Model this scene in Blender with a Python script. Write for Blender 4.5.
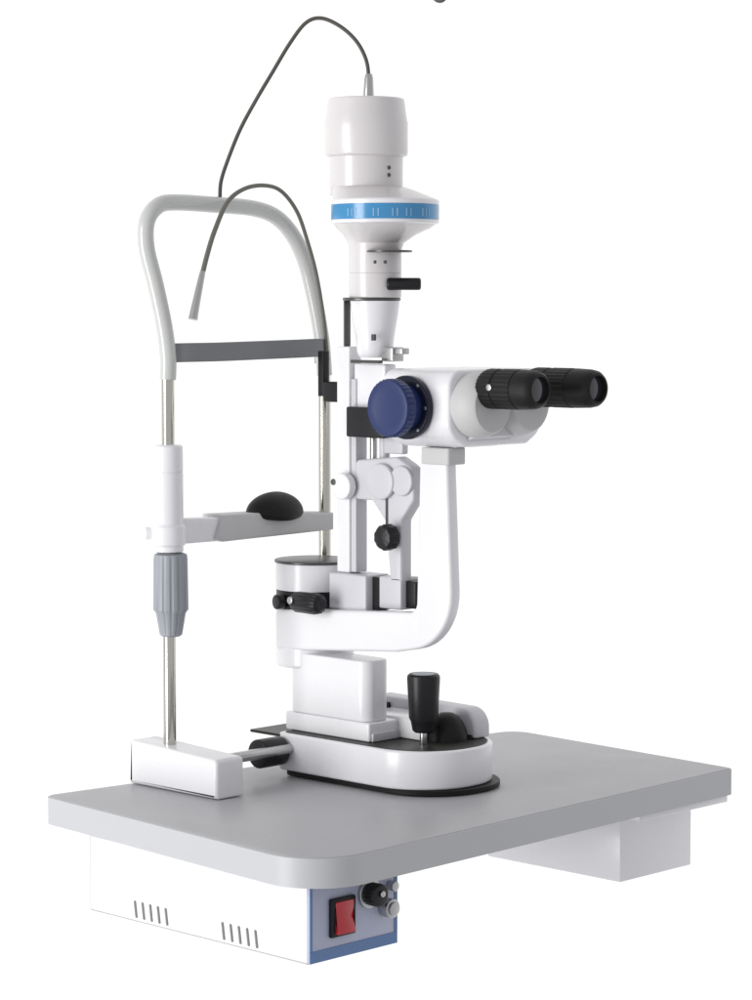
import bpy, bmesh, math, random
from mathutils import Vector, Matrix
random.seed(4)
R = math.radians
S = bpy.context.scene
for o in list(bpy.data.objects): bpy.data.objects.remove(o, do_unlink=True)
COL = S.collection

# ------------------------------------------------------------------ camera
cd = bpy.data.cameras.new('camera'); cam = bpy.data.objects.new('camera', cd); COL.objects.link(cam)
cam.location = (2.1701, -1.7374, 0.5362)
cam.rotation_euler = (R(90 - 4.324), 0, R(134.2456 - 90))
cd.sensor_fit = 'HORIZONTAL'; cd.sensor_width = 36; cd.lens = 124.76
cd.clip_start = .05; cd.clip_end = 100
S.camera = cam

# ------------------------------------------------------------------ world: plain white studio, the room side dimmer
w = bpy.data.worlds.new('World'); S.world = w; w.use_nodes = True
nt = w.node_tree; nt.nodes.clear()
tc = nt.nodes.new('ShaderNodeTexCoord')
dp = nt.nodes.new('ShaderNodeVectorMath'); dp.operation = 'DOT_PRODUCT'
dp.inputs[1].default_value = (-0.70, 0.71, 0.0)
mr = nt.nodes.new('ShaderNodeMapRange'); mr.interpolation_type = 'SMOOTHSTEP'
mr.inputs['From Min'].default_value = -.15; mr.inputs['From Max'].default_value = .55
mr.inputs['To Min'].default_value = 0.0; mr.inputs['To Max'].default_value = 1.0
mx = nt.nodes.new('ShaderNodeMix'); mx.data_type = 'RGBA'
mx.inputs[6].default_value = (.58, .58, .60, 1)
mx.inputs[7].default_value = (1.08, 1.08, 1.08, 1)
bg = nt.nodes.new('ShaderNodeBackground'); bg.inputs['Strength'].default_value = 1.0
wo = nt.nodes.new('ShaderNodeOutputWorld')
L = nt.links.new
L(tc.outputs['Generated'], dp.inputs[0]); L(dp.outputs['Value'], mr.inputs['Value'])
L(mr.outputs['Result'], mx.inputs[0]); L(mx.outputs[2], bg.inputs['Color']); L(bg.outputs[0], wo.inputs['Surface'])

# ------------------------------------------------------------------ studio lamps
def area(name, loc, target, size, power, col=(1, 1, 1)):
    d = bpy.data.lights.new(name, 'AREA'); d.shape = 'RECTANGLE'; d.size = size[0]; d.size_y = size[1]
    d.energy = power; d.color = col
    o = bpy.data.objects.new(name, d); COL.objects.link(o); o.location = loc
    o.rotation_euler = (Vector(target) - Vector(loc)).to_track_quat('-Z', 'Y').to_euler()
    return o
area('softbox_key', (-0.40, -2.3, 0.15), (.15, .3, .2), (1.0, 2.2), 60, (1, .995, .985))
S.view_settings.view_transform = 'Standard'; S.view_settings.look = 'None'
S.view_settings.exposure = 0; S.view_settings.gamma = 1
S.render.engine = 'CYCLES'
S.render.resolution_x = 770; S.render.resolution_y = 1024
S.cycles.max_bounces = 8

# ------------------------------------------------------------------ materials
def mat(name, col, rough=.4, metal=0, spec=.5, coat=0, bump=0, bscale=400, mottle=0, mscale=30, rvar=0):
    m = bpy.data.materials.new(name); m.use_nodes = True; n = m.node_tree; b = n.nodes['Principled BSDF']
    b.inputs['Base Color'].default_value = (*col, 1); b.inputs['Roughness'].default_value = rough
    b.inputs['Metallic'].default_value = metal; b.inputs['Specular IOR Level'].default_value = spec
    b.inputs['Coat Weight'].default_value = coat; b.inputs['Coat Roughness'].default_value = .12
    t = n.nodes.new('ShaderNodeTexCoord')
    if mottle:
        no = n.nodes.new('ShaderNodeTexNoise'); no.inputs['Scale'].default_value = mscale; no.inputs['Detail'].default_value = 6
        n.links.new(t.outputs['Object'], no.inputs['Vector'])
        x = n.nodes.new('ShaderNodeMix'); x.data_type = 'RGBA'
        x.inputs[6].default_value = (*[c * (1 - mottle) for c in col], 1)
        x.inputs[7].default_value = (*[min(1, c * (1 + mottle)) for c in col], 1)
        n.links.new(no.outputs['Fac'], x.inputs[0]); n.links.new(x.outputs[2], b.inputs['Base Color'])
    if rvar:
        no = n.nodes.new('ShaderNodeTexNoise'); no.inputs['Scale'].default_value = 18; no.inputs['Detail'].default_value = 4
        n.links.new(t.outputs['Object'], no.inputs['Vector'])
        r = n.nodes.new('ShaderNodeMapRange'); r.inputs['To Min'].default_value = rough - rvar; r.inputs['To Max'].default_value = rough + rvar
        n.links.new(no.outputs['Fac'], r.inputs['Value']); n.links.new(r.outputs['Result'], b.inputs['Roughness'])
    if bump:
        no = n.nodes.new('ShaderNodeTexNoise'); no.inputs['Scale'].default_value = bscale; no.inputs['Detail'].default_value = 3
        n.links.new(t.outputs['Object'], no.inputs['Vector'])
        bu = n.nodes.new('ShaderNodeBump'); bu.inputs['Strength'].default_value = bump; bu.inputs['Distance'].default_value = .0006
        n.links.new(no.outputs['Fac'], bu.inputs['Height']); n.links.new(bu.outputs[0], b.inputs['Normal'])
    return m
M = dict(
    white=mat('white_enamel', (.78, .78, .80), .28, coat=.25, bump=.05, mottle=.012, rvar=.05),
    cream=mat('warm_white_enamel', (.67, .645, .645), .3, coat=.3, bump=.1, mottle=.015, rvar=.05),
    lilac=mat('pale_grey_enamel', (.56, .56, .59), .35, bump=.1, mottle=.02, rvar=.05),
    laminate=mat('grey_laminate', (.39, .39, .405), .36, spec=.34, bump=.12, bscale=700, mottle=.05, mscale=160, rvar=.06),
    edge=mat('grey_edge_band', (.47, .475, .49), .42, bump=.2, mottle=.02, rvar=.04),
    grey=mat('mid_grey_plastic', (.30, .32, .35), .45, bump=.2, mottle=.04, rvar=.05),
    pale=mat('pale_grey_plastic', (.53, .53, .53), .5, bump=.2, mottle=.03),
    strap=mat('grey_strap', (.20, .205, .215), .5, bump=.4, bscale=900, mottle=.06),
    arch=mat('arch_enamel', (.56, .57, .55), .25, coat=.4, bump=.1, mottle=.02),
    black=mat('black_plastic', (.010, .010, .012), .35, spec=.3, bump=.3, mottle=.15, rvar=.08),
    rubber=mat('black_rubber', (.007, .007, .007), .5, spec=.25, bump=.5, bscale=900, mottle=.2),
    tray=mat('dark_grey_tray', (.022, .023, .019), .4, spec=.3, bump=.3, mottle=.15, rvar=.08),
    blue=mat('blue_knob', (.010, .024, .11), .42, spec=.4, bump=.25, mottle=.08),
    navy=mat('navy_flange', (.006, .008, .024), .35, spec=.3, bump=.2, mottle=.1),
    band=mat('blue_scale_band', (.045, .25, .50), .22, coat=.3, mottle=.05, mscale=60),
    bandlight=mat('pale_blue_mark', (.22, .42, .62), .3),
    chrome=mat('chrome', (.60, .59, .53), .16, metal=1, rvar=.05),
    steel=mat('steel', (.5, .5, .5), .3, metal=1, rvar=.08),
    darksteel=mat('dark_steel', (.10, .10, .10), .35, metal=.7),
    panel=mat('panel_grey', (.42, .45, .57), .4, bump=.1, mottle=.02),
    panelblue=mat('panel_blue', (.11, .20, .40), .4),
    red=mat('red_rocker', (.48, .02, .03), .3, coat=.3, mottle=.05),
    cable=mat('cable_rubber', (.07, .065, .055), .5, bump=.3, mottle=.15),
    glass=mat('lens_glass', (.02, .02, .03), .05, spec=.8),
    slot=mat('vent_shadow', (.22, .22, .22), .7),
    flex=mat('flexible_metal_cable', (.15, .145, .125), .45, bump=.4, mottle=.2),
)

# ------------------------------------------------------------------ geometry helpers
def box(bm, x0, x1, y0, y1, z0, z1, bev=.002, seg=3):
    b = bmesh.new()
    bmesh.ops.create_cube(b, size=1)
    for v in b.verts:
        v.co = Vector((x0 + (v.co.x + .5) * (x1 - x0), y0 + (v.co.y + .5) * (y1 - y0), z0 + (v.co.z + .5) * (z1 - z0)))
    if bev: bmesh.ops.bevel(b, geom=b.edges[:], offset=bev, segments=seg, profile=.5, affect='EDGES')
    merge(bm, b)
def merge(bm, b):
    me = bpy.data.meshes.new('t'); b.to_mesh(me); b.free(); bm.from_mesh(me); bpy.data.meshes.remove(me)
def frame_of(axis):
    a = Vector(axis).normalized()
    u = a.cross(Vector((0, 0, 1))) if abs(a.z) < .9 else a.cross(Vector((1, 0, 0)))
    u.normalize(); v = a.cross(u); return a, u, v
def lathe(bm, c, axis, prof, n=64, mod=None):
    """prof: list of (distance along axis, radius)."""
    a, u, v = frame_of(axis); c = Vector(c); rings = []
    for d, r in prof:
        if r <= 1e-6: rings.append([bm.verts.new(c + a * d)]); continue
        rg = []
        for i in range(n):
            t = 2 * math.pi * i / n; k = r * (mod(d, t) if mod else 1)
            rg.append(bm.verts.new(c + a * d + (u * math.cos(t) + v * math.sin(t)) * k))
        rings.append(rg)
    for p, q in zip(rings, rings[1:]):
        for i in range(n):
            j = (i + 1) % n
            if len(p) == 1 and len(q) == 1: continue
            if len(p) == 1: bm.faces.new((p[0], q[i], q[j]))
            elif len(q) == 1: bm.faces.new((p[i], p[j], q[0]))
            else: bm.faces.new((p[i], p[j], q[j], q[i]))
    if len(rings[0]) > 1: bm.faces.new(rings[0])
    if len(rings[-1]) > 1: bm.faces.new(rings[-1])
def cyl(bm, c, axis, length, r, bev=.0015, n=64, r2=None, mod=None):
    r2 = r if r2 is None else r2
    pr = [(0, r - bev)]
    for k in range(1, 4): t = k / 3 * math.pi / 2; pr.append((bev * (1 - math.cos(t)), r - bev + bev * math.sin(t)))
    for k in range(0, 3): t = k / 3 * math.pi / 2; pr.append((length - bev + bev * math.sin(t), r2 - bev + bev * math.cos(t)))
    pr.append((length, r2 - bev))
    lathe(bm, c, axis, pr, n, mod)
def spline(pts, k=8):
    P = [Vector(p) for p in pts]; out = []
    for i in range(len(P) - 1):
        p0 = P[max(i - 1, 0)]; p1 = P[i]; p2 = P[i + 1]; p3 = P[min(i + 2, len(P) - 1)]
        for j in range(k):
            t = j / k
            out.append(.5 * ((2 * p1) + (p2 - p0) * t + (2 * p0 - 5 * p1 + 4 * p2 - p3) * t * t + (3 * p1 - p0 - 3 * p2 + p3) * t ** 3))
    out.append(P[-1]); return out
def tube(bm, pts, r, n=16, smooth=True, k=8):
    P = spline(pts, k) if smooth else [Vector(p) for p in pts]
    rf = r if callable(r) else (lambda t: r)
    up = None; rings = []
    for i, p in enumerate(P):
        d = (P[min(i + 1, len(P) - 1)] - P[max(i - 1, 0)]).normalized()
        if up is None: _, up, _ = frame_of(d)
        up = (up - d * up.dot(d)).normalized(); v = d.cross(up); rr = rf(i / (len(P) - 1))
        rings.append([bm.verts.new(p + (up * math.cos(2 * math.pi * j / n) + v * math.sin(2 * math.pi * j / n)) * rr) for j in range(n)])
    for p, q in zip(rings, rings[1:]):
        for i in range(n): bm.faces.new((p[i], p[(i + 1) % n], q[(i + 1) % n], q[i]))
    bm.faces.new(rings[0]); bm.faces.new(rings[-1])
def prism(bm, outline, axis, a0, a1, bev=.002, seg=3):
    """outline: 2D points; axis 'x': (y,z), 'y': (x,z), 'z': (x,y)."""
    b = bmesh.new()
    def mk(p, a): return {'x': (a, p[0], p[1]), 'y': (p[0], a, p[1]), 'z': (p[0], p[1], a)}[axis]
    A = [b.verts.new(mk(p, a0)) for p in outline]; B = [b.verts.new(mk(p, a1)) for p in outline]
    fa = b.faces.new(A); fb = b.faces.new(B)
    n = len(A)
    for i in range(n): b.faces.new((A[i], A[(i + 1) % n], B[(i + 1) % n], B[i]))
    bmesh.ops.recalc_face_normals(b, faces=b.faces[:])
    if bev:
        bmesh.ops.bevel(b, geom=list(set(fa.edges[:]) | set(fb.edges[:])), offset=bev, segments=seg, profile=.5, affect='EDGES')
    bmesh.ops.triangulate(b, faces=[f for f in b.faces if len(f.verts) > 4], quad_method='BEAUTY', ngon_method='EAR_CLIP')
    merge(bm, b)
def fillet(corners, n=10):
    """corners: (x, y, radius) polygon -> rounded outline."""
    out = []; m = len(corners)
    for i in range(m):
        p = Vector(corners[i][:2]); r = corners[i][2]
        a = (Vector(corners[i - 1][:2]) - p).normalized(); b = (Vector(corners[(i + 1) % m][:2]) - p).normalized()
        if r <= 0: out.append(tuple(p)); continue
        ang = a.angle(b); d = r / math.tan(ang / 2); s = p + a * d; e = p + b * d
        c = p + (a + b).normalized() * (r / math.sin(ang / 2))
        t0 = math.atan2(s.y - c.y, s.x - c.x); t1 = math.atan2(e.y - c.y, e.x - c.x)
        while t1 - t0 > math.pi: t1 -= 2 * math.pi
        while t1 - t0 < -math.pi: t1 += 2 * math.pi
        for k in range(n + 1):
            t = t0 + (t1 - t0) * k / n; out.append((c.x + r * math.cos(t), c.y + r * math.sin(t)))
    return out
def obj(name, bm, m, parent, label=None, sharp=32):
    root = parent
    while root is not None and root.parent: root = root.parent
    off = root.location.copy() if root is not None else Vector((0, 0, 0))
    bmesh.ops.recalc_face_normals(bm, faces=bm.faces[:])
    for v in bm.verts: v.co -= off
    for f in bm.faces: f.smooth = True
    for e in bm.edges:
        if len(e.link_faces) == 2 and e.calc_face_angle(0) > R(sharp): e.smooth = False
    me = bpy.data.meshes.new(name); bm.to_mesh(me); bm.free()
    o = bpy.data.objects.new(name, me); COL.objects.link(o)
    if m: me.materials.append(M[m])
    if parent is not None: o.parent = parent
    if label: o['label'] = label
    return o
def thing(name, label, cat, loc):
    o = bpy.data.objects.new(name, None); COL.objects.link(o); o.location = loc
    o.empty_display_size = .02; o['label'] = label; o['category'] = cat; return o
def make(name, m, parent, fn, label=None):
    bm = bmesh.new(); fn(bm); return obj(name, bm, m, parent, label)
def bx(name, m, parent, *a, **k):
    lab = k.pop('label', None); bm = bmesh.new(); box(bm, *a, **k); return obj(name, bm, m, parent, lab)
def cy(name, m, parent, *a, **k):
    lab = k.pop('label', None); bm = bmesh.new(); cyl(bm, *a, **k); return obj(name, bm, m, parent, lab)
def pr(name, m, parent, *a, **k):
    lab = k.pop('label', None); bm = bmesh.new(); prism(bm, *a, **k); return obj(name, bm, m, parent, lab)
X, Y, Z = (1, 0, 0), (0, 1, 0), (0, 0, 1)
NY, NX = (0, -1, 0), (-1, 0, 0)

# ================================================================== INSTRUMENT TABLE
T = thing('instrument_table', 'grey laminate table top with rounded corners and white boxes hung underneath', 'table', (.18, .35, -.115))
TOP = fillet([(-.053, .026, .012), (.410, -.014, .060), (.385, .687, .008), (.026, .714, .030)])
tt = pr('table_top', 'laminate', T, TOP, 'z', -.0305, 0, bev=.002)
def edge_band(bm):
    b = bmesh.new(); c = Vector((.19, .35))
    def off(P, d):
        out = []; n = len(P)
        for i in range(n):
            a = Vector(P[i - 1]); q = Vector(P[(i + 1) % n]); t = (q - a).normalized(); out.append(Vector(P[i]) + Vector((t.y, -t.x)) * d)
        return out
    o = off(TOP, .0012); i_ = off(TOP, -.003)
    lev = [(i_, -.0315), (o, -.0305), (o, -.0012), (i_, -.0010)]
    # closed ribbon round the rim of the board, a little proud of it
    rings = [[b.verts.new((p[0], p[1], z)) for p in P] for P, z in lev]
    n = len(TOP)
    for k in range(4):
        p, q = rings[k], rings[(k + 1) % 4]
        for i in range(n): b.faces.new((p[i], p[(i + 1) % n], q[(i + 1) % n], q[i]))
    merge(bm, b)
make('edge_band', 'edge', tt, edge_band)
pb = make('power_box', 'white', T, lambda bm: box(bm, .034, .366, .018, .146, -.111, -.031, .0015), 'white power supply box with two rows of vent slots')
def slots(x0, z0):
    def f(bm):
        for k in range(5):
            b = bmesh.new(); box(b, x0 + k * .0122, x0 + k * .0122 + .003, .0165, .0187, z0 - .009, z0 + .009, .0008, 1)
            for v in b.verts: v.co.x += (v.co.z - z0) * -.15
            merge(bm, b)
    return f
bx('bottom_outline', 'cream', pb, .0335, .3655, .0184, .1465, -.1122, -.1112, bev=.0003, seg=1)  # thin added strip, draws the faint edge shading along the box bottom
bx('end_shadow_line', 'cream', pb, .0326, .0339, .0184, .1465, -.1110, -.0318, bev=.0003, seg=1)  # thin added strip standing in for a shadow line at the left end
make('vent_slots', 'slot', pb, slots(.107, -.0985))
make('vent_slots', 'slot', pb, slots(.243, -.0985))
cp = bx('control_panel', 'panel', T, .366, .3695, .018, .142, -.111, -.0312, bev=.0008)
def pborder(bm):
    box(bm, .3690, .3702, .0181, .1419, -.1109, -.0990, .0003, 1)
    box(bm, .3691, .3703, .0181, .0215, -.0988, -.0316, .0003, 1)
    box(bm, .3691, .3703, .1375, .1419, -.0988, -.0316, .0003, 1)
make('panel_border', 'panelblue', cp, pborder)
sw = bx('power_switch', 'black', cp, .3695, .3745, .044, .078, -.089, -.050, bev=.0015, label='black switch frame with red rocker')
def rocker(bm):
    prism(bm, [(.3742, -.0855), (.3742, -.0535), (.3765, -.0535), (.3750, -.070), (.3790, -.0855)], 'y', .0485, .0735, bev=.0008, seg=2)
make('rocker', 'red', sw, rocker)
def ridged(k, amp):
    return lambda d, t: 1 - amp * (.5 + .5 * math.cos(k * t)) ** 2
kn = cy('brightness_knob', 'black', cp, (.3695, .100, -.053), X, .018, .0118, bev=.002, mod=ridged(16, .06), label='black ridged knob')
cy('knob_skirt', 'steel', kn, (.3695, .100, -.053), X, .004, .0150, bev=.001)
cy('knob_pointer', 'steel', kn, (.3880, .1005, -.0510), X, .0026, .0032, bev=.0006)
js = cy('socket', 'steel', cp, (.3695, .124, -.071), X, .012, .0098, bev=.001)
cy('socket_ring', 'steel', js, (.3815, .124, -.071), X, .0028, .0070, bev=.0008)
cy('socket', 'steel', cp, (.3695, .131, -.050), X, .009, .0052, bev=.001)
ub = bx('under_box', 'white', T, .15, .350, .525, .655, -.114, -.038, bev=.0015, label='plain white box under the right end of the table top')
bx('mounting_flange', 'white', ub, .14, .3800, .521, .684, -.0400, -.0315, bev=.0008)

# ================================================================== HEADREST
H = thing('headrest_frame', 'chrome and white head and chin support frame standing at the left end of the table', 'headrest', (.035, .27, .0))
def foot(y0, y1):
    def f(bm):
        prism(bm, fillet([(-.038, 0.0008, .001), (.106, 0.0008, .002), (.106, .044, .006), (-.038, .050, .003)], 5), 'y', y0, y1, bev=.004)
    return f
make('foot_block', 'white', H, foot(.135, .176), 'white foot block clamped on the table')
make('foot_block', 'white', H, foot(.379, .420))
for y in (.156, .398):
    cy('post', 'chrome', H, (.0065, y, .045), Z, .415 if y < .2 else .42, .0072, bev=.0005, n=40)
arch_pts = [(.0065, .156, .452), (.0062, .157, .475), (.005, .153, .509), (.002, .143, .556), (-.001, .133, .596), (-.001, .1335, .624), (-.001, .148, .641), (-.001, .172, .6465),
            (-.001, .235, .6455), (-.001, .292, .643), (-.001, .328, .634), (-.001, .355, .613), (-.0005, .374, .583), (.0015, .387, .540), (.005, .395, .493), (.0065, .398, .452)]
make('arch_tube', 'arch', H, lambda bm: tube(bm, arch_pts, .0092, 28, k=8), 'white bent tube arch over the forehead band')
def fband(bm):
    pts = [(.010, .162, .4815), (.018, .18, .4818), (.021, .22, .482), (.022, .28, .483), (.021, .34, .484), (.019, .375, .4845), (.014, .389, .483), (.004, .396, .479), (-.006, .396, .476)]
    P = spline(pts, 6); h = .0105; t = .002; rings = []
    for i, p in enumerate(P):
        d = (P[min(i + 1, len(P) - 1)] - P[max(i - 1, 0)]); d.z = 0; d.normalize(); nn = Vector((d.y, -d.x, 0))
        prf = [(-t, -h + .001), (-t, h - .001), (-t * .5, h), (t * .5, h), (t, h - .001), (t, -h + .001), (t * .5, -h), (-t * .5, -h)]
        rings.append([bm.verts.new(p + nn * a + Vector((0, 0, b))) for a, b in prf])
    for p, q in zip(rings, rings[1:]):
        for i in range(8): bm.faces.new((p[i], p[(i + 1) % 8], q[(i + 1) % 8], q[i]))
    bm.faces.new(rings[0]); bm.faces.new(rings[-1])
make('forehead_band', 'strap', H, fband)
def sleeve(bm):
    lathe(bm, (.0065, .1555, .262), Z, [(0, .014), (.001, .0168), (.088, .0168), (.0888, .0160), (.0896, .0168), (.1165, .0166), (.1185, .0145), (.119, .010)], 56)
sl = make('sleeve', 'white', H, sleeve, 'white sliding sleeve on the near post')
def hub(bm):
    lathe(bm, (.0065, .1555, .268), Z, [(0, .0165), (.003, .0195), (.022, .0195), (.026, .0165)], 56)
    cyl(bm, (.0065, .1555, .283), (-.6, -.8, 0), .026, .007, .0015, 24)
make('sleeve_collar', 'white', sl, hub)
def knurl(bm):
    lathe(bm, (.0065, .1585, .168), Z, [(0, .0098), (.002, .0125), (.026, .0165), (.030, .0195), (.086, .0188), (.091, .0182), (.093, .014)], 112,
          mod=lambda d, t: 1 - (.055 * max(0, math.cos(14 * t)) ** .6 if .004 < d < .088 else 0))
make('height_knob', 'grey', H, knurl, 'grey fluted height adjusting knob')
def cbar_w(bm):
    prism(bm, fillet([(.165, .2705, .004), (.232, .270, .002), (.232, .2965, .002), (.165, .299, .004)], 4), 'x', -.005, .018, bev=.003)
cb = make('chin_bar', 'white', H, cbar_w)
def cslab(bm):
    prism(bm, [(.212, .2735), (.224, .2695), (.398, .2725), (.398, .2925), (.300, .2985), (.222, .3000)], 'x', -.012, .0225, bev=.003)
make('chin_tray', 'pale', cb, cslab, 'pale grey chin tray')
def cup(bm):
    a = []
    for i in range(17):
        t = i / 16 * math.pi / 2; a.append((.0235 * math.sin(t), 1.0 * math.cos(t)))
    c = Vector((.010, .314, .2975)); n = 48; rings = []
    for zz, k in [(-.006, .80), (-.004, .93)] + a:
        rings.append([bm.verts.new(c + Vector((math.cos(2 * math.pi * j / n) * .026 * k, math.sin(2 * math.pi * j / n) * .0385 * k,
                     zz - .004 * (math.cos(2 * math.pi * j / n) ** 2) * k))) for j in range(n)])
    for p, q in zip(rings, rings[1:]):
        for i in range(n): bm.faces.new((p[i], p[(i + 1) % n], q[(i + 1) % n], q[i]))
    bm.faces.new(rings[0])
    bmesh.ops.remove_doubles(bm, verts=bm.verts[:], dist=1e-5)
make('chin_cup', 'rubber', cb, cup, 'black rounded chin cup')
# fixation lamp on its gooseneck, clipped on the far side of the arch
fix_pts = [(.022, .190, .556), (.022, .201, .589), (.022, .213, .617), (.022, .232, .648), (.022, .258, .6635), (.022, .289, .668),
           (.022, .315, .662), (.022, .339, .640), (.021, .356, .608), (.020, .372, .568), (.0195, .384, .517), (.0185, .391, .470)]
gn = make('gooseneck', 'flex', H, lambda bm: tube(bm, fix_pts, lambda t: .0030 - .0007 * min(1, t * 2), 12, k=8), 'thin dark gooseneck bent over the arch')
make('fixation_lamp', 'steel', gn, lambda bm: tube(bm, [(.022, .1795, .518), (.022, .184, .535), (.022, .190, .556), (.022, .1945, .571)], lambda t: .0054 - .0022 * t, 20, k=6), 'small grey lamp head at the gooseneck tip')

# ================================================================== POWER CABLE
cab = [(.139, .335, .760), (.140, .335, .787), (.137, .333, .806), (.128, .327, .825), (.113, .317, .841), (.095, .306, .850), (.081, .296, .845),
       (.066, .286, .823), (.049, .275, .791), (.033, .265, .761), (.018, .255, .729), (.006, .247, .695), (-.001, .243, .671), (-.001, .2415, .650)]
pc = thing('lamp_cable', 'thin dark cable looping from the top of the lamp house down to the arch', 'cable', (.139, .335, .762))
make('cord', 'cable', pc, lambda bm: tube(bm, cab, .0022, 12, k=10))
def relief(bm):
    lathe(bm, (.1405, .3345, .7610), (.02, 0, 1), [(0, .0062), (.004, .0060), (.022, .0050), (.027, .0038), (.0275, .002)], 24,
          mod=lambda d, t: 1)
make('strain_relief', 'steel', pc, relief)

# cut-off dark tip at the very top of the picture
ht = make('hanging_hook', 'cable', None, lambda bm: tube(bm, [(.222, .335, .885), (.232, .335, .872), (.241, .335, .8625), (.249, .335, .860), (.257, .335, .8645), (.270, .335, .874)], .0032, 14, k=6))
ht['label'] = 'dark curved tip just showing at the top edge above the lamp house'; ht['category'] = 'hook'

# ================================================================== SLIT LAMP
A = thing('slit_lamp', 'white slit lamp microscope with blue ring on lamp house, black eyepieces and joystick', 'slit lamp', (.15, .35, .002))
# --- sliding base
BO = fillet([(.039, .287, .010), (.274, .287, .070), (.274, .437, .070), (.039, .437, .010)], 16)
base = pr('base', 'white', A, BO, 'z', .007, .0495, bev=.003)
def inset(P, d):
    c = Vector((.16, .362)); return [(c.x + (p[0] - c.x) * (1 - d / .115), c.y + (p[1] - c.y) * (1 - d / .075)) for p in P]
pr('tray', 'tray', base, inset(BO, .005), 'z', .0485, .0502, bev=.0004, seg=1)
pr('base_shadow_plate', 'rubber', base, [(p[0] + .008, p[1] + .004) for p in inset(BO, .0)], 'z', .0015, .0068, bev=.0006, seg=1)  # dark sheet shifted sideways to stand in for the base's shadow
bx('rear_plate', 'tray', base, -.004, .046, .287, .437, .0445, .0478, bev=.0006, seg=1)
ax = cy('axle', 'steel', A, (.062, .176, .033), Y, .112, .0062, bev=.001, n=32)
cy('roller', 'black', ax, (.050, .248, .030), Y, .036, .0165, bev=.002, n=40)
wc = pr('roller_cover', 'lilac', A, fillet([(.080, .0504, .002), (.238, .0504, .002), (.238, .083, .022), (.080, .085, .006)], 8), 'y', .404, .431, bev=.004, label='pale grey rounded cover at the far side of the base')
bx('cover_window', 'black', wc, .090, .108, .4010, .4045, .062, .078, bev=.001)
# --- cross slide and riser
cs = bx('cross_slide', 'white', A, .036, .170, .305, .375, .0504, .0715, bev=.0025)
bx('slide_rail', 'lilac', cs, .0335, .1725, .309, .371, .0506, .0600, bev=.001)
bx('slide_cap', 'white', cs, .115, .205, .352, .400, .0506, .0740, bev=.002)
ris = pr('riser_block', 'white', A, fillet([(.044, .3052, .006), (.166, .3052, .014), (.166, .345, .014), (.044, .350, .010)], 8), 'z', .0716, .1400, bev=.002)
# --- joystick
jk = thing('x', '', '', (0, 0, 0)) if False else None
def jshape(bm):
    lathe(bm, (.218, .342, .0635), Z, [(0, .0100), (.002, .0122), (.012, .0142), (.016, .0162), (.060, .0184), (.0630, .0180), (.0650, .0160), (.0642, .0135), (.0642, 0)], 96,
          mod=lambda d, t: 1 - (.035 * (.5 + .5 * math.cos(30 * t)) if .016 < d < .060 else 0))
jk = make('joystick', 'black', A, jshape, 'black ridged joystick grip')
cy('shaft', 'steel', jk, (.218, .342, .050), Z, .021, .0042, bev=.0005, n=24)
cy('grip_cap', 'grey', jk, (.218, .342, .1275), Z, .0012, .0132, bev=.0005, n=40)
def boot(bm):
    lathe(bm, (.214, .384, .0495), Z, [(0, .0240), (.008, .0232), (.018, .0195), (.026, .0140), (.030, .0075), (.031, 0)], 48,
          mod=lambda d, t: 1)
make('joystick_boot', 'rubber', jk, boot)

# --- microscope arm: one L shaped casting
AR = fillet([(.024, .1410, .006), (.215, .1560, .03), (.300, .172, .066), (.2905, .376, .006), (.2505, .376, .006), (.2455, .2020, .012), (.024, .1885, .006)], 14)
arm = pr('microscope_arm', 'white', A, AR, 'y', .300, .3165, bev=.004, seg=4)
cy('arm_hub', 'white', arm, (.043, .3455, .1215), Z, .0660, .0452, bev=.004)
pr('arm_head', 'pale', arm, fillet([(.256, .296, .003), (.297, .296, .003), (.297, .324, .003), (.256, .324, .003)], 4), 'z', .3640, .3820, bev=.0015)
# --- rotation drum on top of the hub
dr = cy('rotation_drum', 'white', A, (.043, .3455, .2095), Z, .031, .0450, bev=.0008)
cy('drum_lid', 'darksteel', dr, (.043, .3455, .2402), Z, .0032, .0462, bev=.001)
cy('black_band', 'black', dr, (.043, .3455, .1880), Z, .0213, .0442, bev=.001)
ck = make('clamp_knob', 'black', dr, lambda bm: lathe(bm, (.070, .286, .2015), X, [(0, .004), (.001, .0085), (.006, .0118), (.036, .0122), (.042, .0108), (.045, .007), (.045, 0)], 48, mod=ridged(12, .07)), 'black clamp knob on the drum')
cy('clamp_screw', 'steel', ck, (.077, .2755, .2040), NY, .003, .0042, bev=.0008, n=20)
cy('clamp_knob', 'black', dr, (.038, .3000, .1975), (-.25, -1, 0), .010, .0085, bev=.0015, n=30)
# --- column foot
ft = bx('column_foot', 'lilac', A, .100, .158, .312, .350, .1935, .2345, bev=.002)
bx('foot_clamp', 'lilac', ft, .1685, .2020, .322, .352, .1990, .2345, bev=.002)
bx('dark_gap', 'black', ft, .1582, .1684, .3225, .350, .1960, .2330, bev=.0005, seg=1)
bx('dark_stop', 'black', ft, .2022, .2170, .330, .352, .2010, .2310, bev=.001)
bx('sole_plate', 'cream', ft, .100, .226, .3105, .354, .1890, .1933, bev=.001, seg=1)

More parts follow.
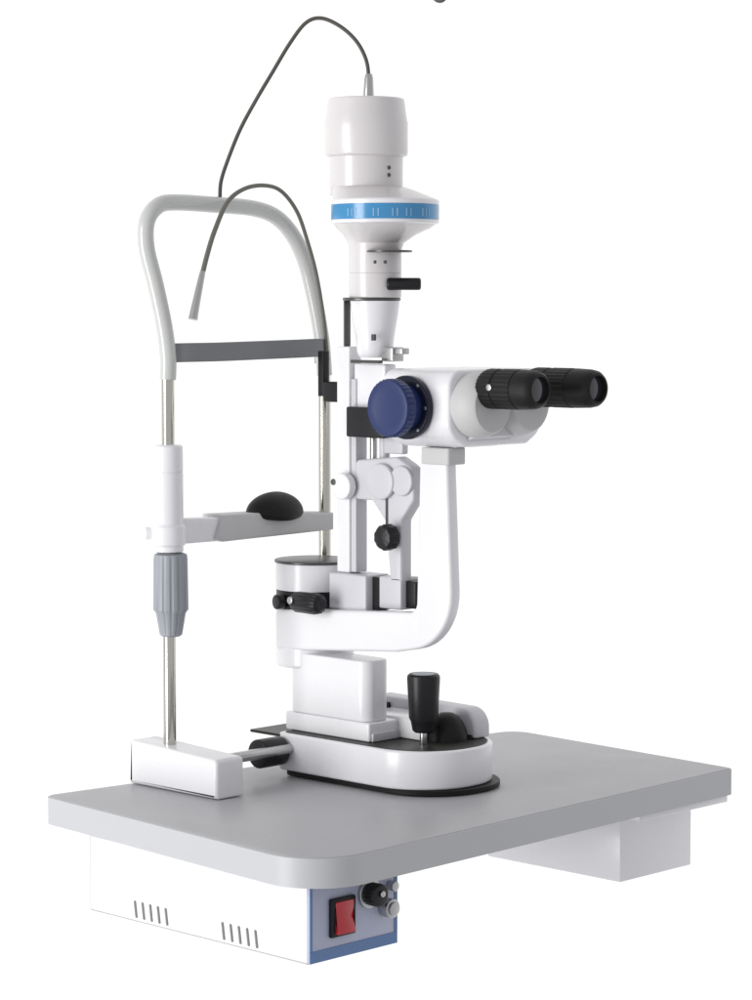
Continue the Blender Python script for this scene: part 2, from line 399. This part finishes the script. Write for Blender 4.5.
# --- illumination column with its tilting joint
col = bx('illumination_column', 'white', A, .1045, .1245, .320, .340, .2347, .488, bev=.002)
bx('column_rail', 'lilac', col, .1250, .1330, .322, .340, .236, .452, bev=.001)
pv = cy('pivot_boss', 'white', col, (.1215, .3195, .3325), NY, .011, .0150, bev=.002)
cy('pivot_screw', 'darksteel', pv, (.1110, .3090, .3370), NY, .0015, .0036, bev=.0004, n=20)
cy('tilt_rod', 'steel', col, (.145, .338, .345), Z, .045, .0042, bev=.0004, n=24)
cy('tilt_rod', 'lilac', col, (.162, .338, .345), Z, .045, .0060, bev=.0004, n=24)
def yoke(bm):
    P = fillet([(.132, .3180, .004), (.158, .3180, .006), (.178, .2960, .004), (.186, .2300, .002), (.203, .2300, .002), (.203, .2980, .01), (.222, .3220, .012),
                (.2200, .3560, .014), (.196, .3680, .010), (.132, .3620, .006)], 6)
    prism(bm, P, 'y', .3215, .3395, bev=.003)
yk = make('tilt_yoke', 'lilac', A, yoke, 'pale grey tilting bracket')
cy('yoke_disc', 'lilac', yk, (.176, .3213, .3400), NY, .006, .0200, bev=.002)
cy('yoke_cap', 'lilac', yk, (.2060, .3213, .3420), NY, .004, .0165, bev=.0015)
bx('yoke_slot', 'darksteel', yk, .1795, .1835, .3208, .3225, .288, .322, bev=.0005, seg=1)
make('tilt_knob', 'black', A, lambda bm: lathe(bm, (.197, .3213, .2805), NY, [(0, .006), (.006, .006), (.007, .0125), (.010, .0146), (.020, .0146), (.024, .0120), (.0255, .006), (.0258, 0)], 56, mod=ridged(10, .06)), 'round black tilt locking knob')

# --- black prism holder blocks
ph = bx('prism_holder', 'black', A, .127, .186, .312, .3225, .3880, .4215, bev=.002, label='black prism holder below the lamp cone')
bx('filter_block', 'black', ph, .0580, .1020, .344, .362, .4240, .4470, bev=.002)
bx('filter_stem', 'black', ph, .0470, .0560, .347, .357, .4300, .4820, bev=.001)

# --- lamp house
lh = make('lamp_house', 'cream', A, lambda bm: lathe(bm, (.1365, .335, .655), Z, [(0, .0405), (.044, .0408), (.0445, .0412)], 96), 'tall off white cylindrical lamp house')
def capf(bm):
    lathe(bm, (.1365, .335, .6985), Z, [(-.003, .0380), (0, .0450), (.002, .0462), (.036, .0462), (.044, .0445), (.056, .0430), (.0615, .0422), (.0628, .0405), (.0631, 0)], 96)
make('lamp_cap', 'cream', lh, capf)
for zz in (.676, .684):
    cy('cap_screw', 'darksteel', lh, (.1365 + .0405 * math.cos(R(-8)), .335 + .0405 * math.sin(R(-8)), zz), (math.cos(R(-8)), math.sin(R(-8)), 0), .0012, .0022, bev=.0004, n=16)
def loft(bm, secs, n=96):
    rings = []
    for x, z, r in secs:
        rings.append([bm.verts.new((x + r * math.cos(2 * math.pi * j / n), .335 + r * math.sin(2 * math.pi * j / n), z)) for j in range(n)])
    for p, q in zip(rings, rings[1:]):
        for i in range(n): bm.faces.new((p[i], p[(i + 1) % n], q[(i + 1) % n], q[i]))
    bm.faces.new(rings[0]); bm.faces.new(rings[-1])
make('upper_cone', 'cream', lh, lambda bm: loft(bm, [(.165, .6495, .0580), (.163, .6510, .0560), (.153, .6570, .0490), (.145, .6615, .0440), (.1385, .6640, .0412)]))
RC = (.1655, .335)
sr = make('scale_ring', 'white', lh, lambda bm: loft(bm, [(.1655, .6225, .0560), (.1655, .6235, .0590), (.1655, .6260, .0598), (.1655, .6270, .0592), (.1655, .6440, .0592), (.1655, .6452, .0598), (.1655, .6480, .0598), (.1655, .6495, .0585)]), 'white rimmed ring carrying a blue band')
make('blue_band', 'band', sr, lambda bm: loft(bm, [(.1655, .6272, .0593), (.1655, .6275, .0597), (.1655, .6436, .0597), (.1655, .6439, .0593)], 128))
def ticks(bm):
    for a in range(-118, 10, 5):
        if random.random() < .5: continue
        t = R(a); c = Vector((RC[0] + .05975 * math.cos(t), RC[1] + .05975 * math.sin(t), 0)); d = Vector((-math.sin(t), math.cos(t), 0)) * (.0005 + .0004 * random.random()); nn = Vector((math.cos(t), math.sin(t), 0)) * .0003
        z0, z1 = (.6300, .6385) if a % 10 else (.6300, .6410)
        v = [bm.verts.new(c + s * d + k * nn + Vector((0, 0, z))) for k in (-1, 1) for s, z in ((-1, z0), (1, z0), (1, z1), (-1, z1))]
        for f in ((0, 1, 2, 3), (7, 6, 5, 4), (0, 4, 5, 1), (1, 5, 6, 2), (2, 6, 7, 3), (3, 7, 4, 0)): bm.faces.new([v[i] for i in f])
make('scale_marks', 'bandlight', sr, ticks)
make('lower_cone', 'cream', lh, lambda bm: loft(bm, [(.1655, .6235, .0570), (.163, .6185, .0520), (.157, .6110, .0400), (.1515, .6020, .0310), (.1505, .5950, .0294)]))
def ltube(bm):
    lathe(bm, (.1505, .335, .5425), Z, [(0, .0286), (.001, .0291), (.0260, .0291), (.0266, .0285), (.0272, .0292), (.0420, .0292), (.0560, .0290)], 80)
lt = make('aperture_tube', 'cream', lh, ltube)
def flange(bm):
    cyl(bm, (.145, .335, .5385), Z, .0038, .0322, .001, 72)
make('aperture_flange', 'darksteel', lt, flange)
def slitdial(bm):
    lathe(bm, (.1820, .3250, .5915), Z, [(0, .0245), (.0004, .0250), (.0018, .0250), (.0022, .0245)], 56)
make('scale_dial', 'darksteel', lt, slitdial)
bx('index_mark', 'darksteel', lt, .1770, .1800, .3045, .3070, .5790, .5825, bev=.0004, seg=1)
bx('index_mark', 'darksteel', lt, .1860, .1890, .3110, .3140, .5790, .5825, bev=.0004, seg=1)
lv = cy('aperture_lever', 'black', lt, (.1770, .3260, .5570), (.75, .66, 0), .0375, .0068, bev=.0025, n=36, label='short black lever sticking out of the lamp tube')
make('projection_cone', 'white', lh, lambda bm: loft(bm, [(.150, .5385, .0275), (.150, .5250, .0260), (.1500, .4980, .0215), (.1500, .4820, .0200), (.1490, .4760, .0165)], 72))
bx('cone_bracket', 'darksteel', lh, .1150, .1175, .3200, .3300, .4880, .5386, bev=.001)
bx('shutter_bar', 'darksteel', lh, .1340, .1790, .3120, .3180, .4700, .4735, bev=.0006, seg=1)
def clip(bm):
    box(bm, .1720, .1900, .3220, .3400, .4720, .4880, .0015)
    box(bm, .1860, .2010, .3250, .3370, .4800, .4870, .0010)
make('cone_clip', 'steel', lh, clip)
bx('cone_screw', 'darksteel', lh, .1660, .1720, .3120, .3150, .4950, .5020, bev=.0006, seg=1)
bx('lamp_bracket', 'white', lh, .128, .176, .3240, .3420, .4150, .4690, bev=.002)
bx('bracket_foot', 'lilac', lh, .166, .195, .3320, .3420, .3700, .4180, bev=.002)

# --- microscope
def body(bm):
    P = fillet([(.274, .466, .020), (.425, .466, .020), (.425, .398, .026), (.400, .384, .010), (.300, .384, .010), (.274, .398, .024)], 8)
    prism(bm, P, 'x', .218, .318, bev=.004)
mb = make('microscope_body', 'white', A, body, 'white binocular microscope body')
def belly(bm):
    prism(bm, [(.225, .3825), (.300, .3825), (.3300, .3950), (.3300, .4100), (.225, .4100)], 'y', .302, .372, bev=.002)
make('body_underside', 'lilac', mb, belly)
for yy in (.311, .373):
    make('prism_housing', 'pale', mb, lambda bm: lathe(bm, (.302, yy, .4285), X, [(0, .0350), (.026, .0350), (.032, .0340), (.043, .0300), (.045, .0280)], 64))
def eyepiece(x, y, z, k):
    prof = [(0, .0150), (.001, .0195), (.005, .0212), (.018, .0212), (.0185, .0200), (.0210, .0200), (.0215, .0212), (.042, .0212), (.0425, .0202), (.0445, .0202), (.0450, .0210), (.058, .0203), (.063, .0190), (.0655, .0165), (.0660, .0140), (.0620, .0125)]
    def f(bm):
        lathe(bm, (x, y, z), X, [(d * k, q) for d, q in prof], 120, mod=lambda d, t: 1 - (.03 * (.5 + .5 * math.cos(30 * t)) if .001 < d < .0425 * k and not .018 * k < d < .0213 * k else 0))
    e = make('eyepiece', 'rubber', mb, f, 'black rubber eyepiece')
    cy('lens', 'glass', e, (x + .0610 * k, y, z), X, .0015, .0125, bev=.0003, n=40)
    cy('lock_screw', 'steel', e, (x + .0195 * k, y - .0198, z + .002), NY, .0022, .0036, bev=.0006, n=20)
    return e
eyepiece(.342, .306, .4465, 1.13); eyepiece(.341, .381, .4465, 1.38)
fl = cy('magnification_drum', 'navy', mb, (.262, .2740, .4255), NY, .009, .0340, bev=.002, label='dark flange with small screws behind the blue knob')
for a in (50, 130, 230, 310, 0):
    cy('screw', 'steel', fl, (.262 + .0300 * math.cos(R(a)), .2652, .4255 + .0300 * math.sin(R(a))), NY, .0012, .0020, bev=.0004, n=16)
bd = make('blue_dial', 'blue', fl, lambda bm: lathe(bm, (.262, .2650, .4255), NY, [(0, .0250), (.010, .0255), (.0125, .0290), (.0145, .0312), (.0240, .0312), (.0265, .0290), (.0275, .0230), (.0268, .0200), (.0268, 0)], 120,
     mod=lambda d, t: 1 - (.03 * (.5 + .5 * math.cos(36 * t)) if .013 < d < .025 else 0)), 'blue magnification dial')
